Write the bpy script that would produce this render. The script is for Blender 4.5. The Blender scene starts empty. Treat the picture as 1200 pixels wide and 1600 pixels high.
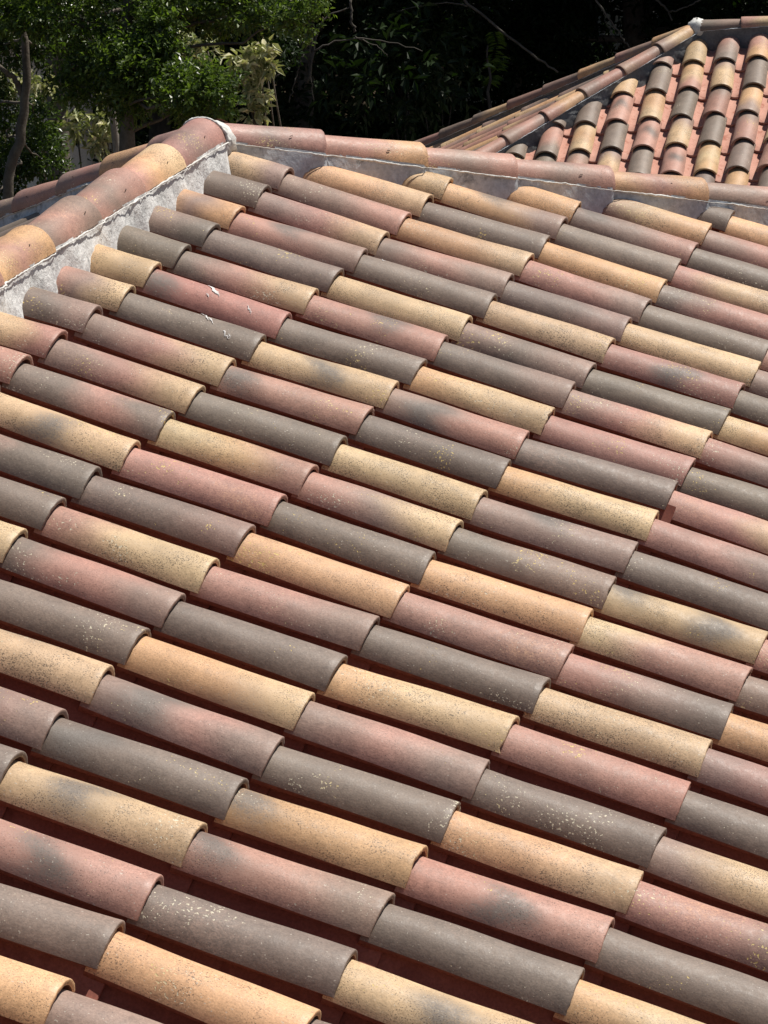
import bpy, math, random
import numpy as np
from mathutils import Vector, Matrix

# ------------------------------------------------------------------ camera, sky, sun
SC = bpy.context.scene
COL = SC.collection
S = 0.38                 # metres per tile course
GZ = 6.5                 # height of the near roof's reference point above the ground
CW = np.array([24.76886639756275, 8.811529676805943, 5.216410670440557])
W = np.array([[-0.2843105523699847, 0.9524453600189062, -0.10961453366014234],
              [0.3078249258287199, -0.01759290137319619, -0.9512803502962816],
              [-0.9079709933966049, -0.3042011275451313, -0.28818457479652426]])
FPX = 5333.0
CAM = CW * S + np.array([0, 0, GZ])

cd = bpy.data.cameras.new('camera'); cam = bpy.data.objects.new('camera', cd); COL.objects.link(cam)
cd.sensor_fit = 'VERTICAL'; cd.sensor_height = 24.0; cd.lens = FPX / 1600.0 * 24.0
cd.clip_start = 0.1; cd.clip_end = 2000
m = Matrix(((W[0][0], -W[1][0], -W[2][0], CAM[0]), (W[0][1], -W[1][1], -W[2][1], CAM[1]),
            (W[0][2], -W[1][2], -W[2][2], CAM[2]), (0, 0, 0, 1)))
cam.matrix_world = m
SC.camera = cam
SC.render.resolution_x = 768; SC.render.resolution_y = 1024

SUN_H = np.array([-0.74, 0.67]); SUN_H = SUN_H / np.linalg.norm(SUN_H)
SUN_EL = math.radians(56)
SUN_D = np.array([SUN_H[0] * math.cos(SUN_EL), SUN_H[1] * math.cos(SUN_EL), math.sin(SUN_EL)])
world = bpy.data.worlds.new('World'); SC.world = world; world.use_nodes = True
nt = world.node_tree; nt.nodes.clear()
sky = nt.nodes.new('ShaderNodeTexSky'); sky.sky_type = 'NISHITA'; sky.sun_disc = False
sky.sun_elevation = SUN_EL; sky.sun_rotation = math.atan2(SUN_D[0], SUN_D[1])
bg = nt.nodes.new('ShaderNodeBackground'); bg.inputs[1].default_value = 0.05
wo = nt.nodes.new('ShaderNodeOutputWorld')
nt.links.new(sky.outputs[0], bg.inputs[0]); nt.links.new(bg.outputs[0], wo.inputs[0])
sl = bpy.data.lights.new('sun', 'SUN'); sl.energy = 5.0; sl.angle = math.radians(0.5); sl.color = (1.0, 0.95, 0.87)
so = bpy.data.objects.new('sun', sl); COL.objects.link(so)
so.rotation_euler = Vector(-SUN_D).to_track_quat('-Z', 'Y').to_euler()
so.location = (0, 0, 30)
SC.view_settings.view_transform = 'Standard'; SC.view_settings.look = 'None'
SC.view_settings.gamma = 1.0; SC.view_settings.exposure = 0.26; SC.view_settings.use_curve_mapping = False

rng = np.random.default_rng(7)
random.seed(7)
S_, R_ = 0.607, 0.181     # column spacing and barrel radius in course units
PHI = 0.38836888209350834

def at(x, y, d):
    """point d metres from the camera on the sight line through photograph pixel (x, y)"""
    r = W.T @ np.array([(x - 600) / FPX, (y - 800) / FPX, 1.0])
    return CAM + r / np.linalg.norm(r) * d

def pix(P):
    Y = (np.asarray(P) - CAM) @ W.T
    return FPX * Y[..., :2] / Y[..., 2:] + [600, 800]

def unit(v):
    v = np.asarray(v, float); return v / np.linalg.norm(v)

# ------------------------------------------------------------------ materials
def N(nt, t, loc=None, **kw):
    n = nt.nodes.new(t)
    for k, v in kw.items(): setattr(n, k, v)
    return n

def newmat(name):
    mt = bpy.data.materials.new(name); mt.use_nodes = True
    nt = mt.node_tree; nt.nodes.clear()
    out = N(nt, 'ShaderNodeOutputMaterial'); b = N(nt, 'ShaderNodeBsdfPrincipled')
    nt.links.new(b.outputs[0], out.inputs[0])
    return mt, nt, b, out

def noise(nt, vec, scale, detail=3, rough=0.55, dist=0.0):
    n = N(nt, 'ShaderNodeTexNoise'); n.inputs['Scale'].default_value = scale
    n.inputs['Detail'].default_value = detail; n.inputs['Roughness'].default_value = rough
    n.inputs['Distortion'].default_value = dist
    if vec is not None: nt.links.new(vec, n.inputs['Vector'])
    return n.outputs[0]

def mr(nt, v, a, b, c=0.0, d=1.0, smooth=False):
    n = N(nt, 'ShaderNodeMapRange'); n.clamp = True
    if smooth: n.interpolation_type = 'SMOOTHSTEP'
    nt.links.new(v, n.inputs[0])
    for i, x in zip((1, 2, 3, 4), (a, b, c, d)): n.inputs[i].default_value = x
    return n.outputs[0]

def mth(nt, op, a, b=None):
    n = N(nt, 'ShaderNodeMath'); n.operation = op
    for i, x in ((0, a), (1, b)):
        if x is None: continue
        if isinstance(x, (int, float)): n.inputs[i].default_value = x
        else: nt.links.new(x, n.inputs[i])
    return n.outputs[0]

def mixc(nt, f, a, b, mode='MIX'):
    n = N(nt, 'ShaderNodeMix'); n.data_type = 'RGBA'; n.blend_type = mode
    for s, x in ((n.inputs[0], f), (n.inputs[6], a), (n.inputs[7], b)):
        if isinstance(x, (int, float)): s.default_value = x
        elif isinstance(x, tuple): s.default_value = (*x, 1) if len(x) == 3 else x
        else: nt.links.new(x, s)
    return n.outputs[2]

def bump(nt, b, h, strength, dist):
    n = N(nt, 'ShaderNodeBump'); n.inputs['Strength'].default_value = strength
    n.inputs['Distance'].default_value = dist
    nt.links.new(h, n.inputs['Height']); nt.links.new(n.outputs[0], b.inputs['Normal'])

def comb(nt, v):
    n = N(nt, 'ShaderNodeCombineColor')
    for i in range(3): nt.links.new(v, n.inputs[i])
    return n.outputs[0]

def tile_material():
    mt, nt, b, out = newmat('clay_tile')
    L = nt.links.new
    A = N(nt, 'ShaderNodeAttribute', attribute_name='tint')
    O = N(nt, 'ShaderNodeAttribute', attribute_name='over')
    T = N(nt, 'ShaderNodeAttribute', attribute_name='tc')
    tc = T.outputs['Vector']
    st = N(nt, 'ShaderNodeVectorMath'); st.operation = 'MULTIPLY'; L(tc, st.inputs[0]); st.inputs[1].default_value = (0.8, 1, 1)
    tcs = st.outputs[0]
    big = noise(nt, tc, 14, 3, 0.6)
    mid = noise(nt, tc, 60, 4, 0.65)
    fine = noise(nt, tcs, 260, 3, 0.7)
    # overspray patches with a speckled edge
    m1 = mth(nt, 'ADD', A.outputs['Alpha'], mth(nt, 'MULTIPLY', mth(nt, 'SUBTRACT', fine, 0.5), 0.9))
    m1 = mth(nt, 'ADD', m1, mth(nt, 'MULTIPLY', mth(nt, 'SUBTRACT', mid, 0.5), 0.4))
    f = mr(nt, m1, 0.18, 0.80, 0, 0.92, True)
    c = mixc(nt, f, A.outputs['Color'], O.outputs['Color'])
    # mottle
    c = mixc(nt, 1.0, c, comb(nt, mr(nt, big, 0.3, 0.7, 0.86, 1.12)), 'MULTIPLY')
    c = mixc(nt, 1.0, c, comb(nt, mr(nt, mid, 0.3, 0.7, 0.90, 1.10)), 'MULTIPLY')
    c = mixc(nt, 1.0, c, comb(nt, mr(nt, fine, 0.3, 0.7, 0.74, 1.20)), 'MULTIPLY')
    # dark specks
    n2 = noise(nt, tc, 330, 2.5, 0.6)
    patch = noise(nt, tc, 11, 2, 0.5, 0.5)
    thr = mth(nt, 'SUBTRACT', 0.69, mth(nt, 'MULTIPLY', mr(nt, patch, 0.24, 0.62), mth(nt, 'MULTIPLY', O.outputs['Alpha'], 0.20)))
    sp = mr(nt, mth(nt, 'SUBTRACT', n2, thr), 0.0, 0.06)
    c = mixc(nt, mth(nt, 'MULTIPLY', sp, 0.75), c, (0.045, 0.032, 0.026))
    # pale lichen and mortar splashes
    off = N(nt, 'ShaderNodeVectorMath'); off.operation = 'ADD'; L(tc, off.inputs[0]); off.inputs[1].default_value = (3.1, 7.7, 1.3)
    n3 = noise(nt, off.outputs[0], 165, 1.2, 0.5)
    p3 = noise(nt, off.outputs[0], 7.5, 1, 0.5, 0.6)
    t3 = mth(nt, 'SUBTRACT', 0.80, mth(nt, 'MULTIPLY', mr(nt, p3, 0.48, 0.70), 0.18))
    s3 = mr(nt, mth(nt, 'SUBTRACT', n3, t3), 0.0, 0.03)
    hue = noise(nt, off.outputs[0], 4, 0)
    lc = mixc(nt, mr(nt, hue, 0.45, 0.6), (0.62, 0.56, 0.42), (0.66, 0.50, 0.17))
    c = mixc(nt, mth(nt, 'MULTIPLY', s3, 0.85), c, lc)
    # sparse small pale dots everywhere
    n4 = noise(nt, off.outputs[0], 210, 0, 0.5)
    s4 = mr(nt, n4, 0.80, 0.83)
    c = mixc(nt, mth(nt, 'MULTIPLY', s4, 0.6), c, (0.55, 0.5, 0.42))
    L(c, b.inputs['Base Color'])
    L(mr(nt, mid, 0.3, 0.7, 0.46, 0.66), b.inputs['Roughness'])
    b.inputs['Specular IOR Level'].default_value = 0.42
    h = mth(nt, 'ADD', mth(nt, 'MULTIPLY', fine, 0.5), mth(nt, 'ADD', mid, s3))
    bump(nt, b, h, 0.5, 0.0012)
    return mt

def pos_mat(name, c1, c2, scale, rough=0.9, bs=0.4, bd=0.004, fs=90, spec=0.3, c3=None):
    mt, nt, b, out = newmat(name)
    tc = N(nt, 'ShaderNodeTexCoord').outputs['Object']
    n1 = noise(nt, tc, scale, 5, 0.65); n2 = noise(nt, tc, fs, 4, 0.7)
    c = mixc(nt, mr(nt, n1, 0.32, 0.68), c1, c2)
    if c3: c = mixc(nt, mr(nt, noise(nt, tc, scale * 2.7, 4, 0.7, 0.4), 0.55, 0.68), c, c3)
    c = mixc(nt, 1.0, c, comb(nt, mr(nt, n2, 0.3, 0.7, 0.78, 1.2)), 'MULTIPLY')
    nt.links.new(c, b.inputs['Base Color']); b.inputs['Roughness'].default_value = rough
    b.inputs['Specular IOR Level'].default_value = spec
    bump(nt, b, mth(nt, 'ADD', n1, mth(nt, 'MULTIPLY', n2, 0.5)), bs, bd)
    return mt

def leaf_material(name, c1, c2, trans=0.35, rough=0.35, spec=0.5):
    mt, nt, b, out = newmat(name)
    A = N(nt, 'ShaderNodeAttribute', attribute_name='rnd')
    c = mixc(nt, A.outputs['Fac'], c1, c2)
    nt.links.new(c, b.inputs['Base Color']); b.inputs['Roughness'].default_value = rough
    b.inputs['Specular IOR Level'].default_value = spec
    t = N(nt, 'ShaderNodeBsdfTranslucent')
    tcn = mixc(nt, 1.0, c, (1.3, 1.5, 0.5), 'MULTIPLY'); nt.links.new(tcn, t.inputs[0])
    mx = N(nt, 'ShaderNodeMixShader'); mx.inputs[0].default_value = trans
    nt.links.new(b.outputs[0], mx.inputs[1]); nt.links.new(t.outputs[0], mx.inputs[2])
    nt.links.new(mx.outputs[0], out.inputs[0])
    return mt

M = {}
M['tile'] = tile_material()
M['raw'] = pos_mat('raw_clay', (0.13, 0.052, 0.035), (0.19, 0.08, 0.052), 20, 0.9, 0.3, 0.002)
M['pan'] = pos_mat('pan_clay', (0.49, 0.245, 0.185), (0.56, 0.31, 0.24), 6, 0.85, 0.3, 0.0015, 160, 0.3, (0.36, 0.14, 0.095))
M['pan_shaded'] = pos_mat('pan_clay_shaded', (0.21, 0.07, 0.05), (0.28, 0.10, 0.07), 6, 0.85, 0.3, 0.0015, 160, 0.3, (0.20, 0.065, 0.045))  # same pan clay, with the shade of the near channels put into its colour
M['mortar'] = pos_mat('mortar', (0.56, 0.56, 0.55), (0.78, 0.77, 0.75), 9, 0.95, 0.9, 0.008, 70, 0.2, (0.44, 0.44, 0.435))
M['mortar_grey'] = pos_mat('mortar_grey', (0.42, 0.46, 0.50), (0.60, 0.63, 0.66), 7, 0.95, 0.6, 0.005, 60, 0.2, (0.28, 0.295, 0.31))
M['mortar_dark'] = pos_mat('mortar_dark', (0.11, 0.115, 0.12), (0.19, 0.195, 0.20), 7, 0.95, 0.6, 0.005, 60, 0.2)
M['lime'] = pos_mat('mortar_edge', (0.55, 0.54, 0.51), (0.74, 0.73, 0.70), 14, 0.95, 0.8, 0.004, 90, 0.2)
M['foam'] = pos_mat('adhesive', (0.24, 0.12, 0.05), (0.13, 0.05, 0.03), 16, 0.9, 0.6, 0.004, 80)
M['deck'] = pos_mat('deck', (0.12, 0.06, 0.045), (0.17, 0.08, 0.06), 4, 0.95)
M['dropping'] = pos_mat('dropping', (0.66, 0.65, 0.64), (0.48, 0.45, 0.43), 60, 0.8, 0.3, 0.001)
M['nail'] = pos_mat('nail', (0.02, 0.015, 0.012), (0.03, 0.02, 0.015), 60)
M['wall'] = pos_mat('stucco', (0.72, 0.68, 0.60), (0.78, 0.74, 0.67), 3, 0.95, 0.3, 0.003, 60)
M['glass'] = pos_mat('window_glass', (0.03, 0.035, 0.04), (0.05, 0.055, 0.06), 2, 0.1, 0.0, 0.001, 5, 0.6)
M['frame'] = pos_mat('window_frame', (0.55, 0.54, 0.52), (0.6, 0.59, 0.57), 5, 0.5)
M['bark'] = pos_mat('bark', (0.085, 0.07, 0.055), (0.16, 0.14, 0.115), 7, 0.9, 0.9, 0.01, 40, 0.2)
M['palebark'] = pos_mat('pale_bark', (0.22, 0.20, 0.175), (0.36, 0.33, 0.29), 7, 0.9, 0.7, 0.006, 40, 0.2)
M['twig'] = pos_mat('twig', (0.05, 0.045, 0.038), (0.11, 0.10, 0.085), 7, 0.9, 0.5, 0.004, 40, 0.2)
M['soil'] = pos_mat('leaf_litter', (0.028, 0.02, 0.013), (0.055, 0.04, 0.024), 0.8, 1.0, 0.8, 0.03, 14, 0.1)
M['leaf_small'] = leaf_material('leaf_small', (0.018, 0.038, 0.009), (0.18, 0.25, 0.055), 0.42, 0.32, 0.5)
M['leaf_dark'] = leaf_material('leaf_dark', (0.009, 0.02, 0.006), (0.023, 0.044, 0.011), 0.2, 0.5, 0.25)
M['leaf_croton'] = leaf_material('leaf_croton', (0.16, 0.20, 0.07), (0.80, 0.74, 0.52), 0.15, 0.45, 0.3)
M['leaf_palm'] = leaf_material('leaf_palm', (0.08, 0.15, 0.02), (0.2, 0.3, 0.04), 0.35, 0.35)
M['farroof'] = pos_mat('far_roof_clay', (0.42, 0.17, 0.12), (0.5, 0.24, 0.17), 3, 0.9)

# ------------------------------------------------------------------ mesh helpers
class Acc:
    """collects vertices, quads and per-vertex attributes and links them as ONE mesh object"""
    def __init__(s): s.v = []; s.f = []; s.mi = []; s.t = []; s.o = []; s.c = []; s.n = 0; s.flat = []
    def grid(s, P, mi=0, tint=None, over=None, tc=None, closed=False):
        """P: (rows, cols, 3)"""
        r, c, _ = P.shape; i0 = s.n
        s.v.append(P.reshape(-1, 3)); s.n += r * c
        a = np.arange(r * c).reshape(r, c) + i0
        cc = np.concatenate([a, a[:, :1]], 1) if closed else a
        q = np.stack([cc[:-1, :-1], cc[:-1, 1:], cc[1:, 1:], cc[1:, :-1]], -1).reshape(-1, 4)
        s.f.append(q); s.mi.append(np.broadcast_to(np.asarray(mi).reshape(-1), (len(q),)) if np.size(mi) == 1 else np.asarray(mi).reshape(-1))
        for L, x, w in ((s.t, tint, 4), (s.o, over, 4), (s.c, tc, 3)):
            L.append(np.zeros((r * c, w)) if x is None else np.asarray(x).reshape(-1, w))
        return a
    def quads(s, V, Q, mi=0):
        V = np.asarray(V, float); Q = np.asarray(Q)
        s.v.append(V); s.f.append(Q + s.n); s.n += len(V); s.mi.append(np.full(len(Q), mi))
        s.t.append(np.zeros((len(V), 4))); s.o.append(np.zeros((len(V), 4))); s.c.append(np.zeros((len(V), 3)))
    def box(s, lo, hi, mi=0, fr=None):
        x0, y0, z0 = lo; x1, y1, z1 = hi
        V = np.array([(x0, y0, z0), (x1, y0, z0), (x1, y1, z0), (x0, y1, z0), (x0, y0, z1), (x1, y0, z1), (x1, y1, z1), (x0, y1, z1)])
        s.quads(V, [(0, 3, 2, 1), (4, 5, 6, 7), (0, 1, 5, 4), (1, 2, 6, 5), (2, 3, 7, 6), (3, 0, 4, 7)], mi)
    def tube(s, pts, rad, seg=8, mi=0, jit=0.0):
        pts = np.asarray(pts, float); n = len(pts); rad = np.broadcast_to(rad, (n,))
        d = np.gradient(pts, axis=0); d /= np.linalg.norm(d, axis=1)[:, None] + 1e-12
        ref = np.array([0.3, 0.2, 1.0]) if abs(unit(d.mean(0))[2]) < 0.9 else np.array([1.0, 0.1, 0])
        a = np.cross(d, ref); a /= np.linalg.norm(a, axis=1)[:, None]; b = np.cross(d, a)
        th = np.linspace(0, 2 * np.pi, seg, endpoint=False)
        rr = rad[:, None] * (1 + jit * rng.normal(size=(n, seg)))
        P = pts[:, None] + rr[..., None] * (np.cos(th)[None, :, None] * a[:, None] + np.sin(th)[None, :, None] * b[:, None])
        P = np.concatenate([P[:1] * 0 + pts[0], P, P[-1:] * 0 + pts[-1]], 0)
        s.grid(P, mi, closed=True)
    def build(s, name, mats, parent=None, smooth=True, label=None, kind=None, attrs=False, origin=None):
        V = np.concatenate(s.v); F = np.concatenate(s.f).astype(np.int32); mi = np.concatenate(s.mi).astype(np.int32)
        # drop degenerate repeats in quads (tri encoded as repeated last index)
        me = bpy.data.meshes.new(name)
        if origin is not None: V = V - np.asarray(origin)
        tri = F[:, 2] == F[:, 3]
        cnt = np.where(tri, 3, 4).astype(np.int32); st = np.concatenate([[0], np.cumsum(cnt)[:-1]]).astype(np.int32)
        loops = np.empty(cnt.sum(), np.int32)
        for k in range(3): loops[st + k] = F[:, k]
        loops[(st + 3)[~tri]] = F[~tri, 3]
        me.vertices.add(len(V)); me.vertices.foreach_set('co', V.astype(np.float32).ravel())
        me.loops.add(len(loops)); me.loops.foreach_set('vertex_index', loops)
        me.polygons.add(len(F)); me.polygons.foreach_set('loop_start', st); me.polygons.foreach_set('loop_total', cnt)
        me.polygons.foreach_set('material_index', mi)
        me.polygons.foreach_set('use_smooth', np.full(len(F), smooth))
        me.update(calc_edges=True)
        if attrs:
            for nm, L, w in (('tint', s.t, 4), ('over', s.o, 4)):
                a = me.attributes.new(nm, 'FLOAT_COLOR', 'POINT'); a.data.foreach_set('color', np.concatenate(L).astype(np.float32).ravel())
            a = me.attributes.new('tc', 'FLOAT_VECTOR', 'POINT'); a.data.foreach_set('vector', np.concatenate(s.c).astype(np.float32).ravel())
        me.validate()
        for mm in mats: me.materials.append(M[mm])
        o = bpy.data.objects.new(name, me); COL.objects.link(o)
        if origin is not None: o.location = origin
        if parent is not None: o.parent = parent; o.matrix_parent_inverse = parent_world(parent).inverted()
        if label: o['label'] = label
        if kind: o['kind'] = kind
        return o

def parent_world(p):
    # parts are modelled in world coordinates: only a root carries a location of its own
    return Matrix.Translation(p.location) if p.parent is None else Matrix.Identity(4)

def empty(name, loc, label, cat, group=None):
    o = bpy.data.objects.new(name, None); COL.objects.link(o); o.location = loc
    o['label'] = label; o['category'] = cat
    if group: o['group'] = group
    return o

def tag(o, label, cat, group=None):
    o['label'] = label; o['category'] = cat
    if group: o['group'] = group
    return o
# ------------------------------------------------------------------ roof tiles
class Frame:
    """a roof plane: origin (world, course units), across U, downslope V, normal N"""
    def __init__(s, O, U, V, N=None):
        s.O = np.asarray(O, float); s.U = unit(U); s.V = unit(V); s.N = unit(np.cross(s.U, s.V)) if N is None else unit(N)
    def __call__(s, u, v, n):
        u, v, n = np.broadcast_arrays(u, v, n)
        P = s.O + u[..., None] * s.U + v[..., None] * s.V + n[..., None] * s.N
        return P * S + np.array([0, 0, GZ])

KEY = {'Y': (0.56, 0.39, 0.228), 'O': (0.56, 0.335, 0.18), 'G': (0.200, 0.152, 0.121), 'P': (0.41, 0.220, 0.170),
       'R': (0.43, 0.215, 0.165), 'B': (0.285, 0.192, 0.152), 'S': (0.135, 0.115, 0.10), 'M': (0.33, 0.19, 0.155)}
KEY = {k: np.array(v) for k, v in KEY.items()}
SPECK = {'Y': 0.8, 'O': 0.65, 'G': 0.0, 'P': 0.45, 'R': 0.3, 'B': 0.3, 'S': 0.6, 'M': 0.2}

def tint_field(keys, t, th, r):
    """colour keys head to lip, wavering patches of a second firing colour"""
    n = len(keys); pos = (np.arange(n) + 0.5) / n
    base = [k if k != 'S' else (keys[i - 1] if i else (keys[i + 1] if n > 1 else 'G')) for i, k in enumerate(keys)]
    base = [b if b != 'S' else 'G' for b in base]
    ph = r.uniform(0, 6.28, 8)
    tw = t + 0.05 * np.sin(3.1 * th + ph[0]) + 0.035 * np.sin(5.3 * th + 7 * t + ph[1])
    var = r.normal(0, 0.014, 3) + r.normal(0, 0.07)
    C = np.stack([np.interp(tw, pos, [KEY[b][c] for b in base]) for c in range(3)], -1) * (1 + var)
    # hue drift
    C *= 1 + 0.05 * np.sin(4 * t + ph[2])[..., None] * np.array([0.8, 1, 1.1])
    sm = np.zeros_like(t); over = np.array(KEY['S'])
    for i, k in enumerate(keys):
        if k == 'S':
            tc_ = pos[i] + r.uniform(-0.05, 0.05); c0 = r.uniform(0.9, 1.7)
            sm = np.maximum(sm, 0.72 * np.exp(-((tw - tc_) / 0.20) ** 2 - ((th - c0) / 1.0) ** 2))
    if sm.max() == 0 and r.random() < 0.6:
        alt = {'Y': 'S', 'O': 'S', 'G': 'B', 'P': 'S', 'R': 'B', 'B': 'S', 'M': 'S'}[base[n // 2]]
        if base[0] in 'PB' and r.random() < 0.3: alt = 'O'
        over = KEY[alt]
        tc_ = r.uniform(0.15, 0.95); c0 = r.uniform(0.5, 2.2)
        sm = r.uniform(0.22, 0.45) * np.exp(-((tw - tc_) / r.uniform(0.15, 0.35)) ** 2 - ((th - c0) / 0.9) ** 2)
    sp = np.interp(t, pos, [SPECK[k] for k in keys]) if n > 1 else np.full(t.shape, SPECK[keys[0]])
    T = np.concatenate([C, sm[..., None]], -1)
    O = np.concatenate([np.broadcast_to(over, C.shape), sp[..., None]], -1)
    return T, O

TH0, TH1 = math.radians(23), math.radians(157)

def barrel(acc, fr, uh, ul, v0, v1, keys, seed, rh=0.193, rl=0.2205, vcut=None, nl=22, na=16, n0=-0.045, thick=0.030, dn=0.0, th0=TH0, th1=TH1, skirt=0.024):
    """one half-round clay tile: outer and inner skins, rounded rim at the lip, thickness along both edges"""
    r = np.random.default_rng(seed)
    th = np.linspace(th0, th1, na + 1)
    if vcut is not None:
        vs = np.maximum(v0, vcut(uh + rh * np.cos(th)))
        if (vs > v1 - 0.04).all(): return False
        vs = np.minimum(vs, v1 - 0.012)
    else: vs = np.full(na + 1, v0)
    t = np.linspace(0, 1, nl + 1)[:, None]
    vv = vs[None] + (v1 - vs[None]) * t
    f = np.clip((vv - v0) / (v1 - v0), 0, 1)
    rad = rh + (rl - rh) * f
    ph = r.uniform(0, 6.28, 6)
    wob = 1 + 0.006 * np.sin(3 * f * 3.1 + ph[0]) + 0.006 * np.sin(2 * th[None] + 4 * f + ph[1]) + 0.004 * np.sin(9 * f + 5 * th[None] + ph[2])
    rad = rad * wob
    uc = uh + (ul - uh) * f + 0.004 * np.sin(5 * f + ph[3]); nb = n0 + dn * (1 - f)
    jl = 0.0012 * r.normal(size=na + 1) + 0.005 * np.sin(2 * th + ph[4])
    if r.random() < 0.10:                                # a chipped lip
        jl = jl - r.uniform(0.008, 0.018) * np.exp(-((th - r.uniform(0.4, 2.6)) / 0.11) ** 2)
    vv = vv + (jl[None] * (t > 0.999))
    def ring(rr, v): return fr(uc_ + rr * np.cos(th), v, nb_ + rr * np.sin(th))
    T, O = tint_field(keys, f, np.broadcast_to(th[None], f.shape), r)
    TC = np.stack([vv * S, np.broadcast_to(rl * th[None] * S, vv.shape), np.full(vv.shape, (seed % 997) * 0.37)], -1)
    Pout = fr(uc + rad * np.cos(th)[None], vv, nb + rad * np.sin(th)[None])
    # rim rings
    rims = []
    uc_ = uc[-1]; nb_ = nb[-1]; ve = vv[-1]
    for dr, dv in ((-0.0015, 0.003), (-0.006, 0.005), (-thick + 0.005, 0.005), (-thick, 0.002)):
        rims.append(ring(rad[-1] + dr, ve + dv))
    tin = np.linspace(1, 0, 7)
    inn = []
    for q in tin:
        i = int(round(q * nl)); uc_ = uc[i]; nb_ = nb[i]
        inn.append(ring(rad[i] - thick, vv[i] - (0.002 if q == 1 else 0)))
    P = np.concatenate([Pout, np.array(rims), np.array(inn)], 0)
    k = len(P) - len(Pout)
    T = np.concatenate([T, np.repeat(T[-1:], k, 0)], 0); O = np.concatenate([O, np.repeat(O[-1:], k, 0)], 0)
    TC = np.concatenate([TC, TC[-1:] + np.linspace(0, 0.02, k)[:, None, None] * np.array([1, 0, 0])], 0)
    rows = len(P) - 1
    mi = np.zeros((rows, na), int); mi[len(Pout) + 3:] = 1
    a = acc.grid(P, mi.ravel(), T, O, TC)
    # edge strips: outer edge column to inner edge column
    for c in (0, na):
        Po = Pout[:, c]
        idx = [int(round(q * nl)) for q in tin[::-1]]
        A_ = Po[idx]; B_ = np.array(inn)[::-1, c]
        sk = (0.003 + skirt * (1 - f[idx][:, c]))[:, None] * S
        sgn_ = -1 if c == 0 else 1
        A2 = A_ - sk * fr.N + sgn_ * 0.003 * S * fr.U; B2 = B_ - sk * fr.N
        V_ = np.stack([A_, A2, B2, B_], 1) if c == 0 else np.stack([B_, B2, A2, A_], 1)
        cols = np.repeat(T[idx][:, c][:, None], 2, 1)
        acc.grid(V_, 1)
    return True

def channel(acc, fr, uc, v0, v1, rows, vcut, seed, half=0.262, deep=0.20, top=0.045, col_mi=0, na=8, lip=0.03):
    """a column of concave pan tiles, each lapping over the one below"""
    r = np.random.default_rng(seed)
    th = np.linspace(-1, 1, na + 1)
    prof = top - deep * (1 - np.abs(th) ** 2.2)
    segs = []
    for j in rows:
        a, b = j - 1 + 0.03, j + 0.055
        vs = np.maximum(a - 0.09, vcut(uc + half * th)) if vcut is not None else np.full(na + 1, a - 0.09)
        if (vs > b - 0.03).all(): continue
        vs = np.minimum(vs, b - 0.012)
        du = r.normal(0, 0.008)
        P = []
        for q in np.linspace(0, 1, 5):
            v = vs + (b - vs) * q; f = np.clip((v - a) / (b - a), 0, 1)
            P.append(fr(uc + du + half * th * (1 - 0.06 * f), v, prof + lip * f))
        for dn, dv in ((-0.004, 0.006), (-lip + 0.004, 0.006), (-lip, 0.0), (-lip, -0.2)):
            P.append(fr(uc + du + half * th * 0.94, np.maximum(b + dv, vs), prof + lip + dn))
        segs.append((j, np.array(P)))
    for j, P in segs: acc.grid(P, col_mi)
    return segs

def lumps(acc, fr, u, v0, v1, r, vcut=None):
    """the run of setting adhesive squeezed out under a tile's edge"""
    n = int((v1 - v0) / 0.035); v = np.linspace(v0, v1, n)
    k = np.interp(v, np.linspace(v0, v1, 40), r.random(40)) 
    rad = 0.005 + 0.017 * np.clip(k * 1.6 - 0.5, 0, 1) * (0.7 + 0.5 * r.random(n))
    acc.tube(fr(u + 0.004 * r.normal(size=n), v, -0.012 + 0.005 * r.normal(size=n)), rad * S, 7, 0, 0.12)

def fbm1(x, r, amps=((1.3, 1), (3.1, .5), (7.3, .3), (15.7, .16))):
    o = 0
    for f, a in amps: o = o + a * np.sin(f * x + r.uniform(0, 6.28))
    return o

def bedding(acc, line_top, line_bot, seed, lump=0.012, nv=9, scoops=None):
    """trowelled mortar between two polylines; surfaces bulge and stay uneven"""
    r = np.random.default_rng(seed)
    n = len(line_top); t = np.linspace(0, 1, nv)
    P = line_top[:, None] * (1 - t)[None, :, None] + line_bot[:, None] * t[None, :, None]
    x = np.arange(n) * 0.12
    nz = sum(a * np.sin(f1 * x[:, None] + f2 * t[None] * 3 + r.uniform(0, 6.28)) for f1, f2, a in ((1, 1, .6), (2.3, 2, .5), (5.1, 3, .4), (9.7, 5, .25), (17, 9, .18)))
    nz = nz + 0.10 * r.normal(size=nz.shape)
    d = np.gradient(line_top, axis=0); d /= np.linalg.norm(d, axis=1)[:, None]
    nrm = np.cross(d, (line_bot - line_top)); nrm /= np.linalg.norm(nrm, axis=1)[:, None]
    P = P + nrm[:, None] * (nz * lump * S)[..., None]
    acc.grid(P, 0)

def joint_bead(acc, pts, rad, seed, mi=1, wav=0.0012):
    r = np.random.default_rng(seed)
    n = len(pts); k = np.interp(np.arange(n), np.linspace(0, n, n // 5 + 2), r.random(n // 5 + 2))
    rr = rad * S * (0.35 + 1.1 * k ** 1.5 + 0.12 * r.random(n))
    acc.tube(pts + r.normal(0, wav, pts.shape), rr, 6, mi, 0.12)

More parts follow.
